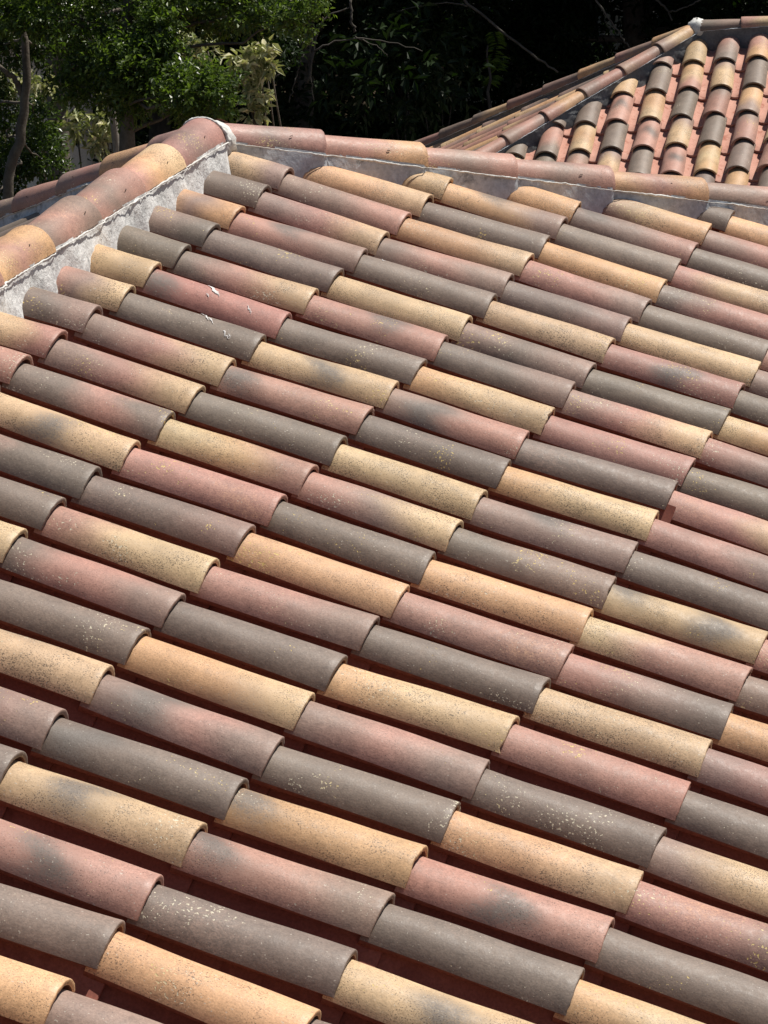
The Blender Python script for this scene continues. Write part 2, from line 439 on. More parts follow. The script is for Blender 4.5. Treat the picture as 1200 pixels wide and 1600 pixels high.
def knob(acc, c, rad, r, mi=0):
    """lump of mortar filling the meeting point of ridge and hips"""
    th = np.linspace(0, math.pi, 12); ph = np.linspace(0, 2 * math.pi, 20, endpoint=False)
    k = rad * S * (1 + 0.06 * r.normal(size=(12, 20)))
    P = np.stack([k * np.sin(th)[:, None] * np.cos(ph), k * np.sin(th)[:, None] * np.sin(ph), k * np.cos(th)[:, None] + 0 * ph], -1)
    acc.grid(P + (np.asarray(c) * S + np.array([0, 0, GZ])), mi, closed=True)

class CapLine:
    """ridge or hip: straight axis from P along d (course units), caps lie across it"""
    def __init__(s, P, d, side):
        s.P = np.asarray(P, float); s.d = unit(d)
        a = unit(np.cross(s.d, (0, 0, 1))); s.a = a * (1 if a @ np.asarray(side) > 0 else -1)
        s.up = unit(np.cross(s.a, s.d)); s.up = s.up if s.up[2] > 0 else -s.up
        s.fr = Frame(s.P, s.a, s.d, s.up)

def caps(root, line, joints, colours, seed, lip_first=False, r=(0.150, 0.190), name='ridge_tile', labels=None, nails=True):
    """joints: lip positions along the axis; lip_first = wide ends face the axis origin"""
    obs = []
    for i, ky in enumerate(colours):
        acc = Acc()
        rr = np.random.default_rng(seed + i)
        if not lip_first:
            a, b = (joints[i - 1] if i else 0.06), joints[i]
            fr = line.fr; v0, v1 = a - 0.07, b
            barrel(acc, fr, rr.normal(0, .008), rr.normal(0, .01), v0, v1, ky, seed + i, r[0], r[1], nl=26, na=20, th0=0.06, th1=math.pi - 0.06, dn=-0.005, skirt=0, n0=0.0)
            def P(t, th, e=0.0):
                rad = r[0] + (r[1] - r[0]) * t + e
                return fr(rad * np.cos(th), v0 + (v1 - v0) * t, rad * np.sin(th))
        else:
            a, b = joints[i], joints[i + 1]
            fl = Frame(line.fr.O, line.fr.U, -line.fr.V, line.fr.N)
            v0, v1 = -(b + 0.07), -a
            barrel(acc, fl, rr.normal(0, .008), rr.normal(0, .008), v0, v1, ky, seed + i, r[0], r[1], nl=26, na=20, th0=0.06, th1=math.pi - 0.06, dn=-0.005, skirt=0, n0=0.0)
            def P(t, th, e=0.0):
                rad = r[0] + (r[1] - r[0]) * t + e
                return fl(rad * np.cos(th), v0 + (v1 - v0) * t, rad * np.sin(th))
        if nails:
            for sgn in (1,):
                th = np.array(0.62 + rr.uniform(-.1, .1)); t = np.array(0.70 + rr.uniform(-.08, .08))
                pts = np.array([P(t, th, 0.001), P(t + 0.012, th + 0.03, 0.004), P(t + 0.028, th + 0.05, 0.001)])
                acc.tube(pts, 0.0012, 6, 2, 0.2)
        o = acc.build(name, ['tile', 'raw', 'nail'], root, attrs=True, label=(labels[i] if labels else None))
        obs.append(o)
    return obs
# ------------------------------------------------------------------ the near house
CP, SP = math.cos(PHI), math.sin(PHI)
main = Frame((0, 0, 0), (1, 0, 0), (0, CP, -SP))
PX = -0.16                                      # where the ridge meets the hips
PEAK = np.array([PX, -0.55, 0.0])
ZD = 0.55 * math.tan(PHI)                       # deck height at the ridge line
PEAKD = np.array([PX, -0.55, ZD])
HR = 1.077                                      # plan run of the hips (y per x)
HD = unit((-1, HR, -HR * math.tan(PHI)))        # direction of the right hip
HRB = 1.2
HB = unit((-1, -HRB, -HR * math.tan(PHI)))       # hip on the hidden side
VR = -0.55 / CP
def cut_main(u): return np.maximum(-0.60, VR + 0.10 - (np.asarray(u) - PX) * HR / CP)
OFF = {(0,0):(-0.063,-0.022), (1,0):(-0.049,-0.007), (2,0):(0.011,0.012), (3,0):(-0.028,0.007), (4,0):(0.004,0.01), (5,0):(-0.038,-0.008), (6,0):(-0.035,0.028), (7,0):(-0.06,0.001), (8,0):(-0.026,0), (9,0):(-0.029,-0.002), (-2,1):(0.005,0.005), (-1,1):(-0.003,0.001), (0,1):(0.016,-0.001), (1,1):(0.032,0.009), (2,1):(-0.024,0.004), (3,1):(-0.026,-0.002), (4,1):(-0.03,0.003), (5,1):(0.006,0.008), (6,1):(-0.015,0.015), (7,1):(0.003,0.008), (8,1):(0.028,0.013), (9,1):(0.017,0.023), (10,1):(0.047,0.023), (11,1):(0.023,-0.009), (12,1):(0.008,-0.007), (-3,2):(0.033,-0.028), (-2,2):(-0.024,-0.012), (-1,2):(-0.009,-0.001), (0,2):(-0.045,0.007), (1,2):(-0.026,0.014), (2,2):(-0.053,0.036), (3,2):(0.005,0.022), (4,2):(-0.04,-0.002), (5,2):(-0.042,0.008), (6,2):(-0.049,-0.015), (7,2):(-0.042,-0.013), (8,2):(0.004,0.008), (9,2):(0.021,0.005), (10,2):(0.026,0.003), (11,2):(0.018,-0.005), (12,2):(0.05,-0.009), (13,2):(0.039,-0.007), (14,2):(0.007,-0.005), (15,2):(-0.028,0.007), (16,2):(0.024,-0.002), (-5,3):(0.009,0.06), (-4,3):(0.004,-0.023), (-3,3):(0.05,-0.007), (-2,3):(0.019,-0.023), (-1,3):(0.048,-0.002), (0,3):(0.037,-0.001), (1,3):(0.003,-0.023), (2,3):(-0.013,-0.019), (3,3):(0.041,-0.01), (4,3):(-0.031,-0.029), (5,3):(-0.008,-0.027), (6,3):(-0.01,-0.055), (7,3):(-0.009,-0.022), (8,3):(0.029,-0.015), (9,3):(0.046,-0.007), (10,3):(0.054,-0.005), (11,3):(0.047,-0.002), (12,3):(0.006,-0.018), (13,3):(0.042,-0.017), (14,3):(0.022,-0.016), (15,3):(0.038,0.012), (16,3):(0.007,0.008), (17,3):(-0.002,-0.008), (18,3):(0.013,-0.004), (19,3):(-0.062,-0.003), (20,3):(-0.044,-0.015), (1,4):(-0.021,-0.002), (2,4):(-0.048,-0.014), (3,4):(-0.008,0.008), (4,4):(-0.034,-0.007), (5,4):(-0.004,-0.001), (6,4):(-0.089,-0.008), (7,4):(-0.057,0.001), (8,4):(-0.025,0.002), (9,4):(0.035,0.014), (10,4):(0.027,0.01), (11,4):(0.025,0.031), (12,4):(-0.031,0.026), (13,4):(-0.021,-0), (14,4):(0.013,0.008), (15,4):(-0.001,0.004), (16,4):(-0.021,-0.014), (17,4):(-0.04,-0.018), (18,4):(-0.001,-0.006), (9,5):(0.005,-0.002), (10,5):(0.01,0.013), (11,5):(0.001,0.025), (12,5):(-0.023,0.013), (13,5):(-0.018,0.016), (14,5):(0.023,0.012), (15,5):(-0.013,0.019), (16,5):(-0.022,0), (17,5):(-0.041,-0.012)}
PAT = {0: {0:'YYB',1:'GGG',2:'OBO',3:'BBG',4:'GGG',5:'OYY',6:'PBY',7:'GGB',8:'YYP',9:'PPP'},
 1: {-2:'OYY',-1:'OOY',0:'BBP',1:'BPY',2:'PSB',3:'GGG',4:'GPY',5:'SRR',6:'GGG',7:'BPY',8:'BPY',9:'GGPG',10:'YSY',11:'PGG',12:'GGG',13:'YYY'},
 2: {-3:'BOO',-2:'OSB',-1:'GGG',0:'OOY',1:'BPB',2:'GGG',3:'YYY',4:'PPSP',5:'GGG',6:'YSY',7:'SPP',8:'GGG',9:'YOP',10:'PPP',11:'GGB',12:'PYY',13:'GPPB',14:'GGG',15:'YYY',16:'PSB',17:'GGG'},
 3: {-5:'GGG',-4:'BYO',-3:'SBP',-2:'GGG',-1:'OOO',0:'PPB',1:'GGB',2:'YYY',3:'BGB',4:'GGB',5:'OYY',6:'BSPP',7:'GGG',8:'YYY',9:'PBY',10:'GGG',11:'OOO',12:'PPB',13:'GGG',14:'OOY',15:'BSPB',16:'SGG',17:'YSYY',18:'PSP',19:'GGG',20:'OOO'},
 4: {-6:'BPB',-5:'OOB',-4:'BPB',-3:'GGG',-2:'PYY',-1:'GPP',0:'GGG',1:'YYY',2:'PSP',3:'GGG',4:'BPY',5:'PPP',6:'GGG',7:'OYY',8:'BSB',9:'GBB',10:'OOO',11:'PPP',12:'GGG',13:'OYY',14:'BPB',15:'GGG',16:'SOOO',17:'SPB',18:'GGG',19:'OOO',20:'BBP',21:'GGG'},
 5: {-1:'GGG',0:'PPY',1:'BBB',2:'GGG',3:'YOO',4:'PBP',5:'GGG',6:'PPY',7:'PPB',8:'GGG',9:'SYSY',10:'YPP',11:'PBG',12:'YYY',13:'PPR',14:'GGG',15:'OOY',16:'RSP',17:'GGG',18:'YSY',19:'GGG',20:'OOO'},
 6: {9:'PPP',10:'BBP',11:'OOO',12:'BPP',13:'GGG',14:'BYY',15:'PPB',16:'GGG',17:'OYY',18:'GGG'}}
RND = ['GGG', 'YYY', 'PPP', 'GGB', 'OOY', 'PSB', 'BPY', 'GGG', 'PPB', 'OSY']

near = empty('house', (6 * S, 0, 0), 'nearest house, its big hipped roof of buff, pink and grey barrel tiles filling the foreground', 'house')
# roof deck under the tiles: four slopes
VE = 9.3
ye = VE * CP; xr = 15.2
ze = ZD - (ye + 0.55) * math.tan(PHI)
xe = PX - (ye + 0.55) / HR
yb = -0.55 - (PX - xe) * HRB
def wz(x, y, z, d=0.18): return (np.array([x, y, z - d]) * S + np.array([0, 0, GZ]))
top = [wz(PX, -0.55, ZD), wz(xr, -0.55, ZD), wz(xr, ye, ze), wz(xe, ye, ze), wz(xe, yb, ze), wz(xr, yb, ze)]
bot = [p - np.array([0, 0, 0.12]) for p in top]
acc = Acc()
Q = [(0, 3, 2, 1), (0, 4, 3, 3), (0, 1, 5, 4)]
acc.quads(top, Q); acc.quads(bot, [(a, d, c, b) if c != d else (a, c, b, b) for a, b, c, d in Q])
rim = [1, 2, 3, 4, 5]
for a, b in zip(rim, rim[1:] + rim[:1]):
    acc.quads([top[a], top[b], bot[b], bot[a]], [(0, 3, 2, 1)])
roof = acc.build('roof', ['deck'], near, smooth=False)
acc = Acc()
wx0, wx1, wy0, wy1 = (xe + 1.4) * S, (xr - 0.3) * S, (yb + 1.4) * S, (ye - 1.4) * S
hw = ze * S + GZ
for lo, hi in (((wx0, wy0, 0), (wx1, wy0 + 0.2, hw)), ((wx0, wy1 - 0.2, 0), (wx1, wy1, hw)),
               ((wx0, wy0 + 0.2, 0), (wx0 + 0.2, wy1 - 0.2, hw)), ((wx1 - 0.2, wy0 + 0.2, 0), (wx1, wy1 - 0.2, hw))):
    acc.box(lo, hi)
acc.build('wall', ['wall'], near, smooth=False)

def tile_label(keys):
    nm = {'Y': 'buff yellow', 'O': 'ochre', 'G': 'grey brown', 'P': 'salmon pink', 'R': 'brick pink', 'B': 'mauve brown', 'M': 'mauve'}
    k = [c for c in keys if c != 'S']
    a, b = nm[k[0]], nm[k[-1]]
    t = a + ' tile' if a == b else '%s tile turning %s at its lip' % (a, b)
    return t + (' with a smoky dark patch' if 'S' in keys else '')

def off(k, j):
    if (k, j) in OFF: return OFF[(k, j)]
    r = np.random.default_rng((k + 50) * 100 + j); return (r.normal(0, 0.02), r.normal(0, 0.01))

DROP = {(5, 1): [(0.42, 1.75, 0.12), (0.475, 1.5, 0.06), (0.45, 1.15, 0.03), (0.74, 1.2, 0.05)], (6, 1): [(0.54, 1.95, 0.13), (0.60, 1.6, 0.04), (0.76, 1.15, 0.06), (0.80, 1.05, 0.03)],
        (2, 2): [(0.17, 1.75, 0.035)], (1, 1): [], (4, 1): []}
tiles = []
for k in range(-14, 25):
    for j in range(0, 10):
        a, b = off(k, j), off(k, j - 1) if j > 0 else (0.0, 0.0)
        ul, v1 = k * S_ + a[0], j + a[1]
        uh = k * S_ + (b[0] * 0.8 if j else a[0] * 0.7)
        v0 = j - 1 - 0.045 + (b[1] if j else 0)
        if j == 0: v0 = -0.62
        keys = PAT.get(j, {}).get(k) or RND[(k * 7 + j * 3 + (k * j) % 5) % 10]
        # picture size, to decide which tiles are parts of their own
        cpt = main(np.array([ul, uh, ul, ul + .18, ul - .18]), np.array([v1, v0 + .09, (v0 + v1) / 2, v1, v1]), 0.15)
        px = pix(cpt); ins = ((px[:, 0] > -20) & (px[:, 0] < 1220) & (px[:, 1] > -20) & (px[:, 1] < 1620)).any()
        vc = cut_main(ul)
        if vc > v1 - 0.1: continue
        vis = max(0.0, min(1.0, v1 - max(v0, vc)))
        L = np.linalg.norm(px[0] - px[1]) * vis * np.linalg.norm(px[3] - px[4])
        inside = np.mean([(0 < p[0] < 1200) and (0 < p[1] < 1600) for p in (px[0], px[1], px[2])])
        tiles.append(dict(k=k, j=j, uh=uh, ul=ul, v0=v0, v1=v1, keys=keys, ins=ins, area=L * (0.25 + inside) if ins and inside > 0 else 0))
big = sorted(tiles, key=lambda d: -d['area'])[:100]
bigset = {(d['k'], d['j']) for d in big}
rest = Acc()
for d in tiles:
    k, j = d['k'], d['j']
    one = (k, j) in bigset
    acc = Acc() if one else rest
    seed = (k + 40) * 53 + j * 7 + 11
    rr = np.random.default_rng(seed)
    cv = cut_main
    rh = 0.193 if j else 0.208
    ok = barrel(acc, main, d['uh'], d['ul'], d['v0'], d['v1'], d['keys'], seed, rh=rh, vcut=cv,
                nl=24 if d['ins'] else 5, na=18 if d['ins'] else 8, dn=-0.028 + 0.004 * rr.normal())
    if not ok: continue
    if (k, j) in DROP:
        for (t, th, ln) in DROP[(k, j)]:
            n = 9; tt = t + np.linspace(0, ln, n); f = tt
            rad = 0.193 + 0.0275 * f + 0.001
            thh = th - np.linspace(0, 0.55, n) * (ln / 0.12) + 0.04 * rr.normal(size=n)
            w = 0.012 * np.sin(np.linspace(0.3, 2.9, n)) * (0.3 + 1.0 * rr.random(n)) * (0.3 + ln * 5)
            vs = d['v0'] + (d['v1'] - d['v0']) * f; uc = d['uh'] + (d['ul'] - d['uh']) * f
            G = []
            for q, e in ((-1, 0.0008), (-.5, 0.0016), (0, 0.002), (.5, 0.0016), (1, 0.0008)):
                a_ = thh + q * w / rad
                G.append(main(uc + (rad + e) * np.cos(a_), vs + q * w * 0.4, (rad + e) * np.sin(a_) - 0.045 - 0.018 * (1 - f)))
            acc.grid(np.stack(G, 1), 2)
    if one:
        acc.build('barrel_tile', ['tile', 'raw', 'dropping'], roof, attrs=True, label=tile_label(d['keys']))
# barrels of the two hidden slopes
end = Frame(PEAKD, (0, -1, 0), (-1, 0, -HR * math.tan(PHI)), None)
if end.N[2] < 0: end = Frame(PEAKD, (0, 1, 0), (-1, 0, -HR * math.tan(PHI)))
CE = 1 / math.sqrt(1 + (HR * math.tan(PHI)) ** 2)
def cut_end(u):
    u = np.asarray(u) * end.U[1]
    return np.where(u > 0, u / HR, -u / HRB) / CE + 0.12
BT = HR * math.tan(PHI) / HRB; BC = 1 / math.sqrt(1 + BT * BT)
back = Frame(PEAKD, (-1, 0, 0), (0, -1, -BT))
def cut_back(u): return np.maximum(0.02, 0.12 + np.asarray(u) * HRB / BC)
for k in range(-15, 16):
    for j in range(1, 9):
        barrel(rest, end, k * S_, k * S_, j - 1.09, j, RND[(k * 3 + j * 7) % 10], 9000 + k * 10 + j, vcut=cut_end, nl=4, na=8)
for k in range(-24, 15):
    for j in range(1, 10):
        barrel(rest, back, k * S_, k * S_, j - 1.09, j, RND[(k * 3 + j * 7) % 10], 9900 + k * 10 + j, vcut=cut_back, nl=4, na=8)
rest.build('barrel_tile', ['tile', 'raw', 'dropping'], roof, attrs=True, kind='stuff')

# pan columns and adhesive
for k in range(-14, 25):
    acc = Acc()
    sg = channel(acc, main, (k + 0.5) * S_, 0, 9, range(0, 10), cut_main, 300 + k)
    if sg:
        acc.build('pan_tile_column', ['pan_shaded'], roof)

# ridge and hip caps with their mortar
ZA = 0.445
ridge = CapLine((0.0, -0.55, ZA), (1, 0, 0), (0, 1, 0))
hip = CapLine((-0.17, -0.55, 0.39), HD, (1, 0.9, 0))
hipb = CapLine((-0.17, -0.55, 0.42), HB, (1, -0.9, 0))
rj = [0.19, 1.12, 1.97, 2.86, 3.78, 4.67] + [4.67 + 0.9 * i for i in range(1, 12)]
caps(roof, ridge, rj, ['PBP', 'POY', 'PBP', 'BPB', 'OPO', 'OOP', 'PPP', 'BBB', 'YYY', 'PPP', 'BBB', 'OOO', 'PPP', 'BBB', 'YYY'], 1200, lip_first=True, r=(0.165, 0.203))
hj = [0.86, 1.77, 2.60, 3.54, 4.46] + [4.46 + 0.92 * i for i in range(1, 9)]
caps(roof, hip, hj, ['PBP', 'PPO', 'PBP', 'PBP', 'OPO', 'BBP', 'BBB', 'PPP', 'OOO', 'PPP', 'BBB', 'YYY'], 1300, r=(0.150, 0.188))
caps(roof, hipb, [0.9 * (i + 1) for i in range(12)], ['MMM', 'POO', 'BPB', 'PPM', 'BBB', 'PPP', 'OOO', 'PPP', 'BBB', 'YYY', 'PPP', 'BBB'], 1400)

def mortar_line(parent, fr_slope, line, s0, s1, side, seed, inset=0.165, nm='mortar', base=0.30, topn=0.10, botn=-0.14, joints=None, lip_first=False):
    """bedding between the cap edge and the slope below it; side = +1 / -1 across the cap line"""
    st = np.arange(s0, s1, 0.03)
    fr = line.fr
    r = np.random.default_rng(seed)
    if joints is not None:                               # the bed steps with the taper of each cap
        jj = np.concatenate([[0.0], joints, [joints[-1] + 1]]); i = np.clip(np.searchsorted(jj, st, side='right') - 1, 0, len(jj) - 2)
        fq = (st - jj[i]) / (jj[i + 1] - jj[i]); fq = 1 - fq if lip_first else fq
        inset = inset + 0.030 * (fq - 0.5)
    tp = fr(side * (inset - 0.003), st, topn * 0 + 0.022)
    # foot: step sideways and drop to the channel floor of that slope
    ft_plan = fr.O + (side * base) * fr.U + st[:, None] * fr.V
    rel = ft_plan - fr_slope.O
    # project vertically onto the slope plane at height botn
    n = fr_slope.N; dz = (botn - rel @ n) / n[2]
    ft = (ft_plan + dz[:, None] * np.array([0, 0, 1])) * S + np.array([0, 0, GZ])
    acc = Acc(); bedding(acc, tp, ft, seed, 0.010)
    q = fr(side * (inset + 0.016) + 0.0015 * fbm1(st * 3, r), st, 0.004 + 0.0015 * fbm1(st * 5, r))
    joint_bead(acc, q, 0.0065, seed + 1, wav=0.0008)
    return acc

acc = mortar_line(roof, main, ridge, 0.14, 15.1, 1 if ridge.fr.U[1] > 0 else -1, 51, inset=0.182, base=0.178, joints=rj, lip_first=True)
acc.build('mortar', ['mortar', 'lime'], roof)
acc = mortar_line(roof, back, ridge, 0.14, 15.1, -1 if ridge.fr.U[1] > 0 else 1, 52)
acc.build('mortar', ['mortar', 'lime'], roof)
hs = 1 if hip.fr.U @ np.array([1, 1, 0]) > 0 else -1
mortar_line(roof, main, hip, 0.0, 13, hs, 53, inset=0.172, base=0.205, joints=hj).build('mortar', ['mortar_grey', 'lime'], roof)
mortar_line(roof, end, hip, 0.02, 13, -hs, 54, inset=0.160).build('mortar', ['mortar_grey', 'lime'], roof)
hbs = 1 if hipb.fr.U @ np.array([1, -1, 0]) > 0 else -1
mortar_line(roof, back, hipb, 0.02, 11, hbs, 55, inset=0.160).build('mortar', ['mortar_grey', 'lime'], roof)
mortar_line(roof, end, hipb, 0.02, 11, -hbs, 56, inset=0.160).build('mortar', ['mortar_grey', 'lime'], roof)
# white bead over the end of the peak cap
acc = Acc(); th = np.linspace(0.02, math.pi - 0.02, 40)
for e, x, rd in ((0.000, 0.150, 0.017), (-0.02, 0.13, 0.03), (-0.045, 0.10, 0.04)):
    p = ridge.fr((0.203 + e) * np.cos(th), np.full(40, x + 0.03), (0.203 + e) * np.sin(th)); joint_bead(acc, p, rd, 77, wav=0.0006)
knob(acc, np.array([-0.04, -0.55, 0.405]), 0.175, np.random.default_rng(5))
acc.build('mortar', ['lime', 'lime'], roof)
# ------------------------------------------------------------------ the far house
FO = np.array([-37.922620240419135, -5.0823352794098255, -5.852050938076949])
FU = np.array([-0.06725167442725302, 0.9977360433936077, 0.0])
FV = np.array([0.9423689854348942, 0.06351969803881904, -0.3284904005469046])
FN = np.array([0.3277467125344503, 0.022091529470058463, 0.9445073089968834])
F0 = FO - 0.18 * FN
front = Frame(F0, FU, FV, FN)
FPH = math.atan2(-FV[2], math.hypot(FV[0], FV[1])); FVH = unit([FV[0], FV[1], 0])
fpk = F0 - 0.04 * FU - 1.06 * FV                 # deck point below the peak
FR = 1.2 * math.cos(FPH)
FHD = unit(-FU + FR * FVH + np.array([0, 0, -FR * math.tan(FPH)]))
FRB = 0.45
FHB = unit(-FU - FRB * FVH + np.array([0, 0, -FR * math.tan(FPH)]))
def cut_front(u): return np.maximum(-1.04, -1.06 + 0.10 - (np.asarray(u) + 0.04) * 1.2)
FPAT = {0: {-1: 'PPB', 0: 'OYY', 1: 'PBG', 2: 'PPO', 3: 'BBP'},
 1: {-2: 'YYY', -1: 'GGG', 0: 'OYP', 1: 'BYY', 2: 'GGG', 3: 'YYY'},
 2: {-3: 'GGG', -2: 'PSP', -1: 'OOY', 0: 'GGG', 1: 'BPP', 2: 'OOB', 3: 'PPY'},
 3: {-5: 'GGG', -4: 'PPG', -3: 'YOY', -2: 'GGG', -1: 'PSP', 0: 'BYY', 1: 'GGG', 2: 'BPP', 3: 'YYY'},
 4: {-5: 'YYY', -4: 'GGG', -3: 'BPB', -2: 'BYO', -1: 'GGG', 0: 'PSP', 1: 'OYO', 2: 'GGG', 3: 'PPP'},
 5: {-1: 'OOO', 0: 'BGG', 1: 'GGG', 2: 'OOO', 3: 'GGG'}}
fartop = F0 * S + np.array([0, 0, GZ])
fhouse = empty('house', tuple(np.append((F0 + 3 * FU)[:2] * S, 0)), 'farther house at the top right, its hip roof showing salmon pan tiles between the barrels', 'house')
VF = 11.0
def fdeck(p, d=0.18): return (np.array(p) - np.array([0, 0, d])) * S + np.array([0, 0, GZ])
L1 = (VF * math.cos(FPH) + 1.0) / FR
dz = -(VF * math.cos(FPH) + 1.0) * math.tan(FPH)
def fp(a, b, z): return fpk + a * FU + b * FVH + np.array([0, 0, z])
rr_ = 14.0; w_ = L1 * FR; wb_ = L1 * FRB
top = [fdeck(fp(0, 0, 0)), fdeck(fp(rr_, 0, 0)), fdeck(fp(rr_, w_, dz)), fdeck(fp(-L1, w_, dz)), fdeck(fp(-L1, -wb_, dz)), fdeck(fp(rr_, -wb_, dz))]
bot = [p - np.array([0, 0, 0.12]) for p in top]
acc = Acc(); acc.quads(top, Q); acc.quads(bot, [(a, d, c, b) if c != d else (a, c, b, b) for a, b, c, d in Q])
for a, b in zip(rim, rim[1:] + rim[:1]): acc.quads([top[a], top[b], bot[b], bot[a]], [(0, 3, 2, 1)])
froof = acc.build('roof', ['deck'], fhouse, smooth=False)
acc = Acc()
ctr = [fp(rr_ - .5, w_ - 1.5, 0), fp(-L1 + 1.5, w_ - 1.5, 0), fp(-L1 + 1.5, -wb_ + .8, 0), fp(rr_ - .5, -wb_ + .8, 0)]
zt = (fpk[2] + dz) * S + GZ
inn = [fp(rr_ - 1, w_ - 2, 0), fp(-L1 + 2, w_ - 2, 0), fp(-L1 + 2, -wb_ + 1.3, 0), fp(rr_ - 1, -wb_ + 1.3, 0)]
for q in range(4):
    a, b = ctr[q], ctr[(q + 1) % 4]; ia, ib = inn[q], inn[(q + 1) % 4]
    V8 = []
    for z in (0.0, zt):
        V8 += [np.array([p[0] * S, p[1] * S, z]) for p in (a, b, ib, ia)]
    acc.quads(V8, [(0, 3, 2, 1), (4, 5, 6, 7), (0, 1, 5, 4), (2, 3, 7, 6)])
acc.build('wall', ['wall'], fhouse, smooth=False)

farrest = Acc()
for k in range(-10, 20):
    for j in range(0, 11):
        r = np.random.default_rng(5000 + k * 31 + j)
        ul = k * S_ + r.normal(0, 0.014); uh = k * S_ + r.normal(0, 0.01)
        v1 = j + r.normal(0, 0.012); v0 = j - 1.09
        keys = FPAT.get(j, {}).get(k) or RND[(k * 7 + j * 3 + 2) % 10]
        if cut_front(ul + .18) > v1 - 0.05: continue
        px = pix(front(np.array([ul, ul]), np.array([v1, v1 - .8]), 0.18)); px0 = px.mean(0)
        seen = -10 < px0[0] < 1225 and -40 < px0[1] < 300 and k < 5
        acc = Acc() if seen else farrest
        if not barrel(acc, front, uh, ul, v0, v1, keys, 5100 + k * 31 + j, vcut=cut_front, nl=16 if seen else 4, na=14 if seen else 8, rh=0.226, rl=0.243, dn=-0.07, thick=0.032): continue
        if seen: acc.build('barrel_tile', ['tile', 'raw'], froof, attrs=True, label=tile_label(keys))
fend = Frame(fpk, FVH, -FU * 1.0 + np.array([0, 0, -FR * math.tan(FPH)]))
if fend.N[2] < 0: fend = Frame(fpk, -FVH, -FU + np.array([0, 0, -FR * math.tan(FPH)]))
CF = 1 / math.sqrt(1 + (FR * math.tan(FPH)) ** 2)
def cut_fend(u):
    u = np.asarray(u) * (1 if fend.U @ FVH > 0 else -1)
    return np.where(u > 0, u / FR, -u / FRB) / CF + 0.14
for k in range(-16, 17):
    for j in range(1, 11):
        r = np.random.default_rng(6000 + k * 31 + j)
        u = k * S_ + r.normal(0, 0.012); v1 = j + r.normal(0, 0.02)
        if cut_fend(u) > v1 - 0.05: continue
        seen = -9 <= k <= 9 and j <= 6
        keys = ['GGG', 'OOY', 'PPP', 'YYY', 'BBP', 'OOO', 'GGB', 'PPY'][(k * 5 + j * 3) % 8]
        seen = seen and cut_fend(u) < v1 - 0.3 and abs(k) <= 5 and j <= 5
        acc = Acc() if seen else farrest
        if not barrel(acc, fend, u, u + r.normal(0, .012), v1 - 1.09, v1, keys, 6100 + k * 31 + j, vcut=cut_fend, nl=10, na=12): continue
        if seen: acc.build('barrel_tile', ['tile', 'raw'], froof, attrs=True, label=tile_label(keys))
farrest.build('barrel_tile', ['tile', 'raw'], froof, attrs=True, kind='stuff')
# pan tiles: those in view one by one, the hidden rest by column
for k in range(-10, 20):
    acc = Acc(); sg = channel(Acc(), front, (k + 0.5) * S_, 0, 10, range(0, 11), cut_front, 8000 + k, deep=0.19, top=0.05, lip=0.055)
    for j, P in sg:
        a = front(np.array((k + .5) * S_), np.array(j * 1.0), np.array(0.0)); p = pix(a)
        if -5 < p[0] < 1230 and p[1] < 290:
            one = Acc(); one.grid(P, 0); one.build('pan_tile', ['pan'], froof)
        else: acc.grid(P, 0)
    if acc.v: acc.build('pan_tile_column', ['pan'], froof)
fridge = CapLine(fpk + np.array([0, 0, 0.20]), FU, FVH)
fhip = CapLine(fpk + np.array([0, 0, 0.20]), FHD, FVH + FU)
fhipb = CapLine(fpk + np.array([0, 0, 0.20]), FHB, FU - FVH)
caps(froof, fridge, [0.12 + 0.93 * i - (0.15 if i else 0) for i in range(0, 15)], ['BBG', 'OYP', 'PPP', 'OOO', 'BBB', 'PPP', 'YYY', 'BBB', 'PPP', 'OOO', 'PPP', 'GGG', 'PPP', 'OOO'], 2200, lip_first=True, nails=False)
caps(froof, fhip, [0.99 * (i + 1) for i in range(12)], ['OYB', 'BPB', 'PPB', 'OOP', 'BPB', 'PPP', 'PPP', 'BBB', 'OOO', 'PPP', 'BBB', 'PPP'], 2300, nails=False)
caps(froof, fhipb, [0.95 * (i + 1) for i in range(12)], ['OYO', 'BBM', 'YYO', 'GBB', 'MMM', 'YYG', 'GGG', 'MMB', 'YYG', 'GBG', 'MMM', 'GGG'], 2400, nails=False)
def sgn(l, v): return 1 if l.fr.U @ np.asarray(v) > 0 else -1
kw = dict(inset=0.160)
mortar_line(froof, front, fridge, 0.0, 13.8, sgn(fridge, FVH), 61, inset=0.16, base=0.16).build('mortar', ['mortar_dark', 'mortar_grey'], froof)
mortar_line(froof, front, fhip, 0.02, 12, sgn(fhip, FVH + FU), 62, inset=0.16, base=0.18).build('mortar', ['mortar_dark', 'mortar_grey'], froof)
mortar_line(froof, fend, fhip, 0.02, 12, -sgn(fhip, FVH + FU), 63, inset=0.16, base=0.18).build('mortar', ['mortar_dark', 'mortar_grey'], froof)
mortar_line(froof, fend, fhipb, 0.02, 12, -sgn(fhipb, FU - FVH), 64, inset=0.16, base=0.18).build('mortar', ['mortar_dark', 'mortar_grey'], froof)
acc = Acc(); th = np.linspace(0.02, math.pi - 0.02, 40)
knob(acc, fridge.P + 0.03 * FU + np.array([0, 0, 0.02]), 0.205, np.random.default_rng(6))
acc.build('mortar', ['lime'], froof)
